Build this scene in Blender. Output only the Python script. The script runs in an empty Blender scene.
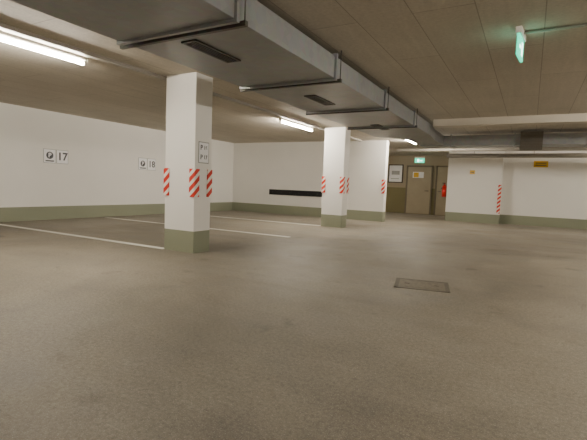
import bpy, bmesh, math
from mathutils import Matrix, Vector
S=0.85
H=2.985
D=bpy.data
col=bpy.context.scene.collection

# ---------------------------------------------------------------- materials
def lin(c):
    return tuple(((v/255)/12.92 if v/255<=.04045 else (((v/255)+.055)/1.055)**2.4) for v in c)+(1,)
def newmat(name):
    m=D.materials.new(name); m.use_nodes=True
    nt=m.node_tree; b=nt.nodes["Principled BSDF"]
    return m,nt,b
def N(nt,t,**k):
    n=nt.nodes.new(t)
    for a,v in k.items(): setattr(n,a,v)
    return n
def coord(nt,scale=(1,1,1),rot=(0,0,0)):
    tc=N(nt,"ShaderNodeTexCoord"); mp=N(nt,"ShaderNodeMapping")
    mp.inputs["Scale"].default_value=scale; mp.inputs["Rotation"].default_value=rot
    nt.links.new(tc.outputs["Object"],mp.inputs[0]); return mp.outputs[0]
def noise(nt,vec,scale,detail=4,rough=.55,dist=0):
    n=N(nt,"ShaderNodeTexNoise"); n.inputs["Scale"].default_value=scale
    n.inputs["Detail"].default_value=detail; n.inputs["Roughness"].default_value=rough; n.inputs["Distortion"].default_value=dist
    nt.links.new(vec,n.inputs["Vector"]); return n.outputs["Fac"]
def ramp(nt,fac,stops):
    r=N(nt,"ShaderNodeValToRGB"); e=r.color_ramp.elements
    while len(e)<len(stops): e.new(.5)
    for i,(p,c) in enumerate(stops): e[i].position=p; e[i].color=c
    nt.links.new(fac,r.inputs[0]); return r.outputs[0]
def mix(nt,a,b,fac,mode="MIX"):
    m=N(nt,"ShaderNodeMix",data_type="RGBA",blend_type=mode)
    for s,v in ((0,fac),(6,a),(7,b)):
        if hasattr(v,"is_output"): nt.links.new(v,m.inputs[s])
        else: m.inputs[s].default_value=v
    return m.outputs[2]
def g(v): return (v,v,v,1)
def bump(nt,b,h,strength,dist=.01):
    n=N(nt,"ShaderNodeBump"); n.inputs["Strength"].default_value=strength; n.inputs["Distance"].default_value=dist
    nt.links.new(h,n.inputs["Height"]); nt.links.new(n.outputs[0],b.inputs["Normal"])
def simple(name,c,rough=.6,metal=0,var=.06,sc=3,emit=0):
    m,nt,b=newmat(name)
    v=coord(nt); f=noise(nt,v,sc)
    c0=lin(c); r=ramp(nt,f,[(.3,tuple(x*(1-var) for x in c0[:3])+(1,)),(.7,tuple(min(1,x*(1+var)) for x in c0[:3])+(1,))])
    nt.links.new(r,b.inputs["Base Color"]); b.inputs["Roughness"].default_value=rough; b.inputs["Metallic"].default_value=metal
    if emit:
        nt.links.new(r,b.inputs["Emission Color"]); b.inputs["Emission Strength"].default_value=emit
    return m
def wallmat(name,c,dirt):
    m,nt,b=newmat(name); v=coord(nt)
    f1=noise(nt,v,.6,5); f2=noise(nt,v,60,3)
    c0=lin(c)
    r=ramp(nt,f1,[(.3,tuple(x*(1-dirt) for x in c0[:3])+(1,)),(.7,c0)])
    nt.links.new(r,b.inputs["Base Color"]); b.inputs["Roughness"].default_value=.7
    bump(nt,b,f2,.25,.004); return m
M_white=wallmat("white_wall_paint",(241,239,234),.06)
M_green=wallmat("green_dado_paint",(146,150,128),.12)
M_olive=wallmat("olive_lobby_paint",(122,114,78),.12)
M_lobby=wallmat("lobby_wall_paint",(165,152,128),.10)
# floor
def floor_mat():
    m,nt,b=newmat("worn_concrete_floor"); v=coord(nt)
    big=noise(nt,v,.28,6,.62,.4); mid=noise(nt,v,1.1,9,.7,.3); fine=noise(nt,v,42,8,.85); spk=noise(nt,v,150,3,.7)
    base=ramp(nt,big,[(.32,lin((116,109,95))),(.5,lin((142,134,119))),(.68,lin((164,156,141)))])
    c=mix(nt,base,ramp(nt,mid,[(.30,g(.58)),(.48,g(.95)),(.70,g(1.15))]),.8,"MULTIPLY")
    v3=coord(nt,(.25,1.3,1),(0,0,.5)); tr=noise(nt,v3,.7,4,.6,.8)
    c=mix(nt,c,ramp(nt,tr,[(.40,g(.78)),(.56,g(1.03))]),.5,"MULTIPLY")
    st=noise(nt,coord(nt,(1,1,1),(0,0,1.1)),2.6,4,.55)
    c=mix(nt,c,ramp(nt,st,[(.29,g(.6)),(.38,g(1))]),.7,"MULTIPLY")
    c=mix(nt,c,ramp(nt,fine,[(.36,g(.5)),(.60,g(1.18))]),.8,"MULTIPLY")
    c=mix(nt,c,ramp(nt,spk,[(.57,g(0)),(.68,g(.7))]),.35,"ADD")
    nt.links.new(c,b.inputs["Base Color"])
    nt.links.new(ramp(nt,mid,[(.3,g(.42)),(.7,g(.7))]),b.inputs["Roughness"])
    bump(nt,b,fine,.6,.005); return m
M_floor=floor_mat()
def ceil_mat():
    m,nt,b=newmat("board_formed_concrete"); 
    tc=N(nt,"ShaderNodeTexCoord"); mp=N(nt,"ShaderNodeMapping"); mp.inputs["Rotation"].default_value=(0,0,math.pi/2)
    nt.links.new(tc.outputs["Object"],mp.inputs[0])
    br=N(nt,"ShaderNodeTexBrick"); nt.links.new(mp.outputs[0],br.inputs[0])
    br.inputs["Color1"].default_value=lin((200,192,177)); br.inputs["Color2"].default_value=lin((194,186,171)); br.inputs["Mortar"].default_value=lin((160,151,136))
    br.inputs["Scale"].default_value=1; br.inputs["Mortar Size"].default_value=.006; br.inputs["Brick Width"].default_value=2.5; br.inputs["Row Height"].default_value=.5
    br.inputs["Mortar Smooth"].default_value=.4
    v=coord(nt,(9,.6,1)); st=noise(nt,v,1.5,5,.6); v2=coord(nt); bl=noise(nt,v2,.7,7); fn=noise(nt,v2,30,5,.7)
    c=mix(nt,br.outputs[0],ramp(nt,st,[(.3,g(.90)),(.7,g(1.05))]),.7,"MULTIPLY")
    c=mix(nt,c,ramp(nt,bl,[(.3,g(.84)),(.7,g(1.06))]),.8,"MULTIPLY")
    c=mix(nt,c,ramp(nt,fn,[(.3,g(.82)),(.7,g(1.10))]),.8,"MULTIPLY")
    nt.links.new(c,b.inputs["Base Color"]); b.inputs["Roughness"].default_value=.75
    bump(nt,b,st,.3,.01); return m
M_ceil=ceil_mat()
M_beam=wallmat("concrete_beam_paint",(207,200,186),.10)
def galv(name,c,metal=.4):
    m,nt,b=newmat(name); v=coord(nt)
    vo=N(nt,"ShaderNodeTexVoronoi"); vo.inputs["Scale"].default_value=14; nt.links.new(v,vo.inputs["Vector"])
    n=noise(nt,v,1.3,5)
    c0=lin(c)
    a=ramp(nt,n,[(.3,tuple(x*.8 for x in c0[:3])+(1,)),(.7,c0)])
    a=mix(nt,a,vo.outputs["Color"],.04)
    nt.links.new(a,b.inputs["Base Color"]); b.inputs["Metallic"].default_value=metal; b.inputs["Roughness"].default_value=.42
    return m
M_galv=galv("galvanised_steel",(156,159,161))
M_galvd=galv("galvanised_rail",(88,86,82))
M_dark=simple("dark_grille",(38,34,30),.6)
M_damper=simple("damper_housing_grey",(104,98,88),.6)
M_black=simple("black_rubber",(22,22,24),.7)
M_paint=wallmat("white_floor_line_paint",(240,238,230),.14)
M_paper=simple("white_paper",(248,248,250),.5,var=.02)
M_edge=simple("sign_plate_edge",(165,165,163),.5,var=.02)
M_ink=simple("dark_ink",(78,80,86),.5)
M_plastic=simple("luminaire_plastic",(225,222,215),.4,var=.02)
M_grey=simple("grey_pipe",(150,145,135),.5)
M_cast=simple("cast_iron_cover",(118,110,95),.6,.1,var=.25,sc=25)
M_castd=simple("cast_iron_frame",(100,93,80),.6,.1,var=.25,sc=20)
M_door=simple("beige_door_paint",(166,154,130),.45)
M_frame=simple("door_frame_paint",(112,102,84),.5)
M_yellow=simple("yellow_sign",(225,180,40),.5,var=.03)
M_red=simple("extinguisher_red",(200,28,20),.3)
M_wood=simple("dark_picture_frame",(60,45,32),.5)
M_signgreen=simple("exit_sign_green",(15,160,125),.4,emit=4.5,var=.02)
M_signwhite=simple("exit_sign_white",(230,255,240),.4,emit=5,var=.01)
def hazard():
    m,nt,b=newmat("red_white_hazard"); tc=N(nt,"ShaderNodeTexCoord"); sx=N(nt,"ShaderNodeSeparateXYZ")
    nt.links.new(tc.outputs["Object"],sx.inputs[0])
    def mth(op,a,bb):
        n=N(nt,"ShaderNodeMath",operation=op)
        for i,x in enumerate((a,bb)):
            if x is None: continue
            if hasattr(x,"is_output"): nt.links.new(x,n.inputs[i])
            else: n.inputs[i].default_value=x
        return n.outputs[0]
    s=mth("ADD",sx.outputs[0],sx.outputs[1]); s=mth("MULTIPLY",s,-.9); s=mth("ADD",s,sx.outputs[2])
    s=mth("DIVIDE",s,.14); s=mth("FRACT",s,None); s=mth("GREATER_THAN",s,.45)
    c=mix(nt,lin((238,234,226)),lin((208,46,22)),s)
    nt.links.new(c,b.inputs["Base Color"]); b.inputs["Roughness"].default_value=.5; return m
M_haz=hazard()
WARM=(1,.91,.775,1)
def tubemat(name,st):
    m,nt,b=newmat(name); b.inputs["Base Color"].default_value=(.9,.9,.85,1)
    b.inputs["Emission Color"].default_value=WARM; b.inputs["Emission Strength"].default_value=st; return m
M_tube=tubemat("fluorescent_tube_glow",370)

# ---------------------------------------------------------------- mesh helpers
def add(name,bm,mats,parent=None,smooth=False):
    bmesh.ops.scale(bm,vec=(S,S,S),verts=bm.verts)
    me=D.meshes.new(name); bm.to_mesh(me); bm.free()
    for m in (mats if isinstance(mats,(list,tuple)) else [mats]): me.materials.append(m)
    if smooth:
        for p in me.polygons: p.use_smooth=True
    o=D.objects.new(name,me); col.objects.link(o)
    if parent: o.parent=parent
    return o
def bbox(bm,x0,x1,y0,y1,z0,z1,bev=0,mi=0):
    r=bmesh.ops.create_cube(bm,size=1)
    vs=r["verts"]
    for v in vs:
        v.co=Vector(((x0+x1)/2+v.co.x*(x1-x0),(y0+y1)/2+v.co.y*(y1-y0),(z0+z1)/2+v.co.z*(z1-z0)))
    fs=set(f for v in vs for f in v.link_faces)
    if bev:
        es=list(set(e for v in vs for e in v.link_edges))
        r=bmesh.ops.bevel(bm,geom=es,offset=bev,segments=2,affect="EDGES",profile=.5)
        fs=set(r["faces"])|set(f for f in bm.faces if f in fs and f.is_valid)
    for f in fs:
        if f.is_valid: f.material_index=mi
def box(name,x0,x1,y0,y1,z0,z1,mat,parent=None,bev=0):
    bm=bmesh.new(); bbox(bm,x0,x1,y0,y1,z0,z1,bev); return add(name,bm,mat,parent)
def cyl(bm,p0,p1,r,seg=16,mi=0,r2=None):
    p0=Vector(p0);p1=Vector(p1);d=p1-p0
    rot=d.to_track_quat("Z","Y").to_matrix().to_4x4()
    old=set(bm.faces)
    bmesh.ops.create_cone(bm,cap_ends=True,segments=seg,radius1=r,radius2=r if r2 is None else r2,depth=d.length,matrix=Matrix.Translation((p0+p1)/2)@rot)
    for f in bm.faces:
        if f not in old: f.material_index=mi; f.smooth=len(f.verts)==4
def empty(name):
    o=D.objects.new(name,None); o.empty_display_size=.1; col.objects.link(o); return o
def text(name,s,size,loc,rot,mat,parent):
    c=D.curves.new(name,"FONT"); c.body=s; c.size=size*S; c.align_x="CENTER"; c.align_y="CENTER"; c.extrude=.001; c.offset=.004*size/.2
    o=D.objects.new(name,c); col.objects.link(o)
    bpy.context.view_layer.update()
    me=D.meshes.new_from_object(o); D.objects.remove(o)
    me.transform(Matrix.Translation(Vector(loc)*S)@rot)
    me.materials.clear(); me.materials.append(mat)
    o=D.objects.new(name,me); col.objects.link(o); o.parent=parent; return o
def orient(r,u):
    r=Vector(r);u=Vector(u);n=r.cross(u)
    return Matrix(((r.x,u.x,n.x,0),(r.y,u.y,n.y,0),(r.z,u.z,n.z,0),(0,0,0,1)))
F_X=orient((0,1,0),(0,0,1))      # faces +X
F_Yn=orient((1,0,0),(0,0,1))     # faces -Y

# ---------------------------------------------------------------- shell
XL,YB=-11.63,15.14
XR,YF=7.5,-8
BH=.37
box("floor",XL-.3,XR+.3,YF-.3,23.5,-.2,0,M_floor)
box("ceiling",XL-.3,XR+.3,YF-.3,23.5,H,H+.2,M_ceil)
def wall(name,x0,x1,y0,y1,low=M_green,up=M_white,bh=BH):
    bm=bmesh.new()
    bbox(bm,x0,x1,y0,y1,0,bh,mi=1); bbox(bm,x0,x1,y0,y1,bh,H,mi=0)
    return add(name,bm,[up,low])
wall("wall_left",XL-.3,XL,YF,YB+.3)
wall("wall_back",XL,-4.7,YB,YB+.3)
wall("wall_front",XL-.3,XR+.3,YF-.3,YF)
wall("wall_right",XR,XR+.3,YF,22.3)
wall("wall_back_corner_block",-3.05,-1.03,18.4,22.0)
wall("wall_back_right",-1.03,XR,18.9,19.2)
wall("wall_lobby_back",-9.5,-3.05,22.0,22.3,M_olive,M_lobby,1.33)
wall("wall_lobby_left",-9.8,-9.5,YB+.3,22.3,M_olive,M_lobby,1.33)

# ---------------------------------------------------------------- hazard guards
def guard(name,cx,cy,sx,sy,z0,z1,parent,leg=.10,t=.02):
    bm=bmesh.new()
    a=[(cx+sx*t,cy+sy*t),(cx-sx*leg,cy+sy*t),(cx-sx*leg,cy+sy*.001),(cx+sx*.001,cy+sy*.001),(cx+sx*.001,cy-sy*leg),(cx+sx*t,cy-sy*leg)]
    lo=[bm.verts.new((x,y,z0)) for x,y in a]; hi=[bm.verts.new((x,y,z1)) for x,y in a]
    for i in range(6):
        j=(i+1)%6; bm.faces.new((lo[i],lo[j],hi[j],hi[i]))
    bm.faces.new(lo[::-1]); bm.faces.new(hi)
    bmesh.ops.recalc_face_normals(bm,faces=bm.faces)
    return add(name,bm,M_haz,parent)
def pillar(x1,y0,w,d,z0,z1,sign=False):
    p=empty("concrete_pillar")
    bm=bmesh.new(); bbox(bm,x1-w,x1,y0,y0+d,0,BH,mi=1); bbox(bm,x1-w,x1,y0,y0+d,BH,H,mi=0)
    add("shaft",bm,[M_white,M_green],p)
    k=1
    for (cx,sx) in ((x1,1),(x1-w,-1)):
        for (cy,sy) in ((y0,-1),(y0+d,1)):
            guard(f"corner_guard_{k}",cx,cy,sx,sy,z0,z1,p); k+=1
    return p
p1=pillar(-4.877,5.31,.67,.405,.95,1.42)
p2=pillar(-4.877,11.66,.67,.405,1.03,1.52)
box("notice_back",-4.877,-4.873,5.39,5.65,1.52,1.88,M_edge,p1)
box("notice_sheet",-4.873,-4.870,5.405,5.635,1.535,1.865,M_paper,p1)
text("notice_icon","P",.11,(-4.868,5.46,1.78),F_X,M_ink,p1)
text("notice_number","16",.09,(-4.868,5.56,1.78),F_X,M_ink,p1)
text("notice_icon_b","P",.11,(-4.868,5.46,1.62),F_X,M_ink,p1)
text("notice_number_b","17",.09,(-4.868,5.56,1.62),F_X,M_ink,p1)
e=empty("hazard_corner_strip"); guard("strip",-4.7,YB,1,-1,1.04,1.55,e)
e=empty("hazard_corner_strip"); guard("strip",-1.03,18.4,1,-1,.42,1.55,e)

# ---------------------------------------------------------------- bay lines
for nm,y,x0,x1 in (("parking_line",5.36,-11.4,-5.58),("parking_line",8.52,-11.4,-4.85),("parking_line",11.75,-11.4,-5.6)):
    box(nm,x0,x1,y-.065,y+.065,0,.004,M_paint)

# ---------------------------------------------------------------- wall notices
def notice(y0,y1,z0,z1,num):
    p=empty("parking_bay_sign"); w=(y1-y0)
    m=(y0+y1)/2
    for k,(a,b) in enumerate(((y0,m-.02),(m+.02,y1))):
        box(f"plate_{k}",XL,XL+.006,a-.012,b+.012,z0-.012,z1+.012,M_edge,p)
        box(f"sheet_{k}",XL+.006,XL+.009,a,b,z0,z1,M_paper,p)
    yc=(y0+m-.02)/2
    bm=bmesh.new(); cyl(bm,(XL+.009,yc,z0+.2),(XL+.011,yc,z0+.2),.10,20); add("icon_disc",bm,M_ink,p)
    text("icon","P",.17,(XL+.013,yc,z0+.2),F_X,M_paper,p)
    box("caption",XL+.009,XL+.011,y0+.04,m-.06,z0+.03,z0+.065,M_ink,p)
    text("number",num,.30,(XL+.012,(m+.02+y1)/2,(z0+z1)/2),F_X,M_ink,p)
notice(6.74,7.42,1.58,1.94,"17")
notice(9.93,10.66,1.56,1.94,"18")
p=empty("rubber_bumper_board")
bm=bmesh.new(); bbox(bm,-9.68,-7.2,YB-.03,YB-.002,.80,1.02,.008); add("board",bm,M_black,p)
bm=bmesh.new()
for i in range(6):
    x=-9.5+i*.42
    cyl(bm,(x,YB-.036,.91),(x,YB-.028,.91),.012,10)
add("screws",bm,M_galvd,p)

# ---------------------------------------------------------------- main air duct
ZD,ZT=2.62,2.90
XA,XB=-3.83,-2.34
p=empty("ventilation_duct")
bm=bmesh.new(); bbox(bm,XA,XB,-7.5,11.2,ZD,ZT,.006); add("duct_body",bm,M_galv,p)
bm=bmesh.new(); rb=bmesh.new()
for i in range(-4,5):
    y=5.14+i*2.12
    if y>11: continue
    bbox(bm,XA-.03,XB+.03,y-.02,y+.02,ZD-.03,ZD); bbox(bm,XA-.03,XB+.03,y-.02,y+.02,ZT,ZT+.03)
    bbox(bm,XB,XB+.03,y-.02,y+.02,ZD,ZT); bbox(bm,XA-.03,XA,y-.02,y+.02,ZD,ZT)
    bbox(rb,XA-.07,XB+.07,y+.05,y+.09,ZD-.045,ZD)
    for x in (XA-.05,XB+.05): cyl(rb,(x,y+.07,ZD-.03),(x,y+.07,H),.007,8)
add("flanges",bm,M_galv,p); add("support_rails",rb,M_galvd,p)
k=1
for y0,y1 in ((3.27,4.02),(5.95,6.72),(9.1,9.9)):
    bm=bmesh.new(); x0,x1=-3.22,-3.02
    for a in ((x0,x1,y0,y0+.02),(x0,x1,y1-.02,y1),(x0,x0+.02,y0,y1),(x1-.02,x1,y0,y1)): bbox(bm,*a,ZD-.015,ZD)
    bbox(bm,x0,x1,y0,y1,ZD-.003,ZD,mi=1)
    n=5
    for i in range(n):
        x=x0+.03+i*(x1-x0-.06)/(n-1); bbox(bm,x-.006,x+.006,y0,y1,ZD-.012,ZD-.002,mi=0)
    add(f"air_grille_{k}",bm,[M_galvd,M_dark],p); k+=1
bm=bmesh.new()
a=[(XA,ZD),(XB,ZD),(XB,ZT),(XA,ZT)]; b=[(-3.1,2.6),(-2.4,2.6),(-2.4,2.88),(-3.1,2.88)]
va=[bm.verts.new((x,11.2,z)) for x,z in a]; vb=[bm.verts.new((x,12.0,z)) for x,z in b]
for i in range(4): j=(i+1)%4; bm.faces.new((va[i],va[j],vb[j],vb[i]))
bm.faces.new(vb); bmesh.ops.recalc_face_normals(bm,faces=bm.faces)
bbox(bm,-3.1,-2.4,12.0,13.36,2.6,2.88)
add("transition",bm,M_galv,p)
p=empty("cross_ventilation_duct")
bm=bmesh.new(); bbox(bm,-3.1,7.3,13.4,14.1,2.58,2.88,.006)
for i in range(6):
    x=-2.2+i*1.7; bbox(bm,x-.02,x+.02,13.37,14.13,2.55,2.91)
add("duct_body",bm,M_galv,p)
bm=bmesh.new(); bbox(bm,-.36,.18,13.2,13.4,2.42,2.92,.01)
for i in range(6): bbox(bm,-.34,.16,13.18,13.2,2.46+i*.075,2.49+i*.075)
add("fire_damper_box",bm,M_damper,p)
box("ceiling_beam",-2.25,XR,11.0,11.35,H-.17,H,M_beam)
p=empty("ceiling_pipes")
bm=bmesh.new()
cyl(bm,(-4.6,16.2,2.72),(7.4,16.2,2.72),.06); cyl(bm,(-4.6,16.5,2.78),(7.4,16.5,2.78),.04); cyl(bm,(-3.0,17.6,2.62),(7.4,17.6,2.62),.08)
for i in range(6):
    x=-4+i*2
    for yy,zz in ((16.2,2.72),(16.5,2.78)): cyl(bm,(x,yy,zz),(x,yy,H),.008,8)
    if x>-3: cyl(bm,(x,17.6,2.62),(x,17.6,H),.008,8)
add("pipes",bm,M_grey,p)
p=empty("ceiling_cable_conduit")
bm=bmesh.new(); bbox(bm,-5.68,-5.60,-7.5,15.0,H-.05,H); add("tray",bm,M_grey,p)

# ---------------------------------------------------------------- luminaires
def lum(x,y0,y1,axis="Y",z=H-.0):
    p=empty("fluorescent_ceiling_light")
    bm=bmesh.new()
    prof=[(-.05,0),(.05,0),(.05,-.035),(.03,-.055),(-.03,-.055),(-.05,-.035)]
    l=[bm.verts.new((x+a,y0,z+b)) for a,b in prof]; h=[bm.verts.new((x+a,y1,z+b)) for a,b in prof]
    for i in range(6): j=(i+1)%6; bm.faces.new((l[i],l[j],h[j],h[i]))
    bm.faces.new(l[::-1]); bm.faces.new(h)
    bbox(bm,x-.03,x+.03,y0,y0+.04,z-.12,z-.05,.005); bbox(bm,x-.03,x+.03,y1-.04,y1,z-.12,z-.05,.005)
    bmesh.ops.recalc_face_normals(bm,faces=bm.faces)
    add("housing",bm,M_plastic,p)
    bm=bmesh.new(); cyl(bm,(x,y0+.04,z-.09),(x,y1-.04,z-.09),.022,12); add("tube",bm,M_tube,p)
for a in ((-5.95,2.3,4.08),(-5.95,9.7,11.6),(-3.78,13.9,15.7),
          (-5.95,-5.0,-3.2),(2.6,2.2,4.0),(2.8,8.0,9.8),(3.4,15.2,17.0),(.8,-6.5,-4.7),(-7.0,18.6,19.6)):  # unseen fixtures out of view; the last is added to brighten the lobby
    lum(*a)

# ---------------------------------------------------------------- exit sign near
def exit_sign(x,y,ang,w,h,z1):
    p=empty("emergency_exit_sign")
    Mx=Matrix.Translation((x,y,0))@Matrix.Rotation(ang,4,"Z")
    def tb(name,x0,x1,y0,y1,z0,z1,m,bev=0):
        bm=bmesh.new(); bbox(bm,x0,x1,y0,y1,z0,z1,bev); bmesh.ops.transform(bm,matrix=Mx,verts=bm.verts); add(name,bm,m,p)
    tb("housing",-.03,.03,-w/2,w/2,z1-.07,z1,M_plastic,.006)
    tb("panel",-.012,.012,-w/2+.01,w/2-.01,z1-.07-h,z1-.07,M_signgreen)
    for s in (-1,1):
        xx=(.0125*s,.0145*s); a,b=min(xx),max(xx)
        tb("pictogram_door",a,b,.02,.10,z1-.05-h+.02,z1-.11,M_signwhite)
        tb("pictogram_arrow",a,b,-.12,-.04,z1-.07-h*.6,z1-.07-h*.45,M_signwhite)
    return p,tb
p,tb=exit_sign(-.22,5.35,math.radians(-6),.36,.22,H-.0)
bm=bmesh.new(); cyl(bm,(-.19,5.35,H-.02),(7.3,5.35,H-.02),.016,10); add("conduit",bm,M_grey,p)
p,tb=exit_sign(-4.6,20.0,math.radians(90),.45,.2,2.76)
bm=bmesh.new(); cyl(bm,(-4.6,20,2.75),(-4.6,20,H),.01,8); add("hanger",bm,M_grey,p)

# ---------------------------------------------------------------- lobby door & items
YD=22.0
p=empty("door_1")
bm=bmesh.new()
x0,x1,zt=-5.68,-4.35,2.48
for a in ((x0,x0+.08,0,zt),(x1-.08,x1,0,zt),(x0,x1,zt-.08,zt)): bbox(bm,a[0],a[1],YD-.06,YD,a[2],a[3])
add("frame",bm,M_frame,p)
bm=bmesh.new(); bbox(bm,x0+.08,x1-.08,YD-.035,YD,.02,zt-.08,.004); add("leaf",bm,M_door,p)
bm=bmesh.new(); cyl(bm,(x1-.18,YD-.035,1.2),(x1-.18,YD-.10,1.2),.015); cyl(bm,(x1-.18,YD-.10,1.2),(x1-.34,YD-.10,1.2),.013); add("handle",bm,M_galvd,p)
box("notice",-5.35,-4.8,YD-.042,YD-.035,1.85,2.15,M_paper,p)
box("notice_sticker",-5.3,-5.05,YD-.046,YD-.042,1.88,2.12,M_yellow,p)
p=empty("door_2")
x0,x1=-4.2,-3.1
bm=bmesh.new()
for a in ((x0,x0+.07,0,zt),(x1-.07,x1,0,zt),(x0,x1,zt-.07,zt)): bbox(bm,a[0],a[1],YD-.06,YD,a[2],a[3])
add("frame",bm,M_frame,p)
bm=bmesh.new(); bbox(bm,x0+.07,x1-.07,YD-.035,YD,.02,zt-.07,.004); add("leaf",bm,M_door,p)
bm=bmesh.new(); cyl(bm,(x0+.16,YD-.035,1.2),(x0+.16,YD-.1,1.2),.015); cyl(bm,(x0+.16,YD-.1,1.2),(x0+.3,YD-.1,1.2),.013); add("handle",bm,M_galvd,p)
p=empty("framed_floor_plan")
bm=bmesh.new()
x0,x1,z0,z1=-6.64,-5.86,1.57,2.52
for a in ((x0,x0+.05,z0,z1),(x1-.05,x1,z0,z1),(x0,x1,z1-.05,z1),(x0,x1,z0,z0+.05)): bbox(bm,a[0],a[1],YD-.04,YD,a[2],a[3])
add("frame",bm,M_wood,p)
box("print",x0+.05,x1-.05,YD-.02,YD,z0+.05,z1-.05,M_paper,p)
bm=bmesh.new()
bbox(bm,x0+.18,x1-.18,YD-.022,YD-.02,z0+.42,z0+.62)
bbox(bm,x0+.15,x1-.2,YD-.022,YD-.02,z0+.2,z0+.23)
add("print_drawing",bm,M_edge,p)
p=empty("fire_extinguisher")
bm=bmesh.new(); cx,cy=-3.18,18.6
cyl(bm,(cx,cy,.98),(cx,cy,1.40),.095,20); cyl(bm,(cx,cy,1.40),(cx,cy,1.49),.095,20,r2=.03); cyl(bm,(cx,cy,1.49),(cx,cy,1.54),.022,12)
add("cylinder",bm,M_red,p)
bm=bmesh.new(); bbox(bm,cx-.09,cx+.03,cy-.015,cy+.015,1.54,1.57); cyl(bm,(cx-.02,cy,1.52),(cx-.12,cy-.02,1.3),.012,8); bbox(bm,cx+.06,-3.051,cy-.05,cy+.05,1.0,1.3); add("valve_and_bracket",bm,M_black,p)

p=empty("yellow_warning_sign")
box("plate",.02,.5,18.88,18.9,2.28,2.52,M_yellow,p)
for i in range(2): box(f"lettering_{i}",.08,.44,18.877,18.88,2.34+i*.08,2.37+i*.08,M_ink,p)
p=empty("yellow_notice")
box("plate",-2.2,-2.02,18.38,18.4,1.95,2.1,M_yellow,p); box("lettering",-2.17,-2.05,18.377,18.38,2.0,2.03,M_ink,p)

# ---------------------------------------------------------------- floor drain cover
p=empty("floor_drain_cover")
Mx=Matrix.Translation((-1.13,5.45,0))@Matrix.Rotation(math.radians(12),4,"Z")
bm=bmesh.new()
a,b=.33,.29
for q in ((-a,a,-b,-b+.05),(-a,a,b-.05,b),(-a,-a+.05,-b,b),(a-.05,a,-b,b)): bbox(bm,*q,0,.004,mi=0)
bbox(bm,-a+.05,a-.05,-b+.05,b-.05,0,.003,mi=1)
bbox(bm,-a+.12,a-.12,-b+.1,b-.1,0,.005,mi=1)
for s in (-1,1): bbox(bm,s*.18-.03,s*.18+.03,-.012,.012,.004,.008,mi=0)
bmesh.ops.transform(bm,matrix=Mx,verts=bm.verts); add("cover",bm,[M_castd,M_cast],p)

# ---------------------------------------------------------------- world & camera
w=D.worlds.new("World"); bpy.context.scene.world=w; w.use_nodes=True
w.node_tree.nodes["Background"].inputs[0].default_value=(.05,.045,.04,1)
cd=D.cameras.new("Camera"); cam=D.objects.new("Camera",cd); col.objects.link(cam)
cd.sensor_fit="HORIZONTAL"; cd.sensor_width=36; cd.lens=421.1/587*36; cd.clip_start=.02
R=Matrix.Rotation(.5094,4,"Z")@Matrix.Rotation(math.pi/2-.0809,4,"X")@Matrix.Rotation(.0386,4,"Z")
cam.matrix_world=Matrix.Translation((0,0,1.2*S))@R
bpy.context.scene.camera=cam
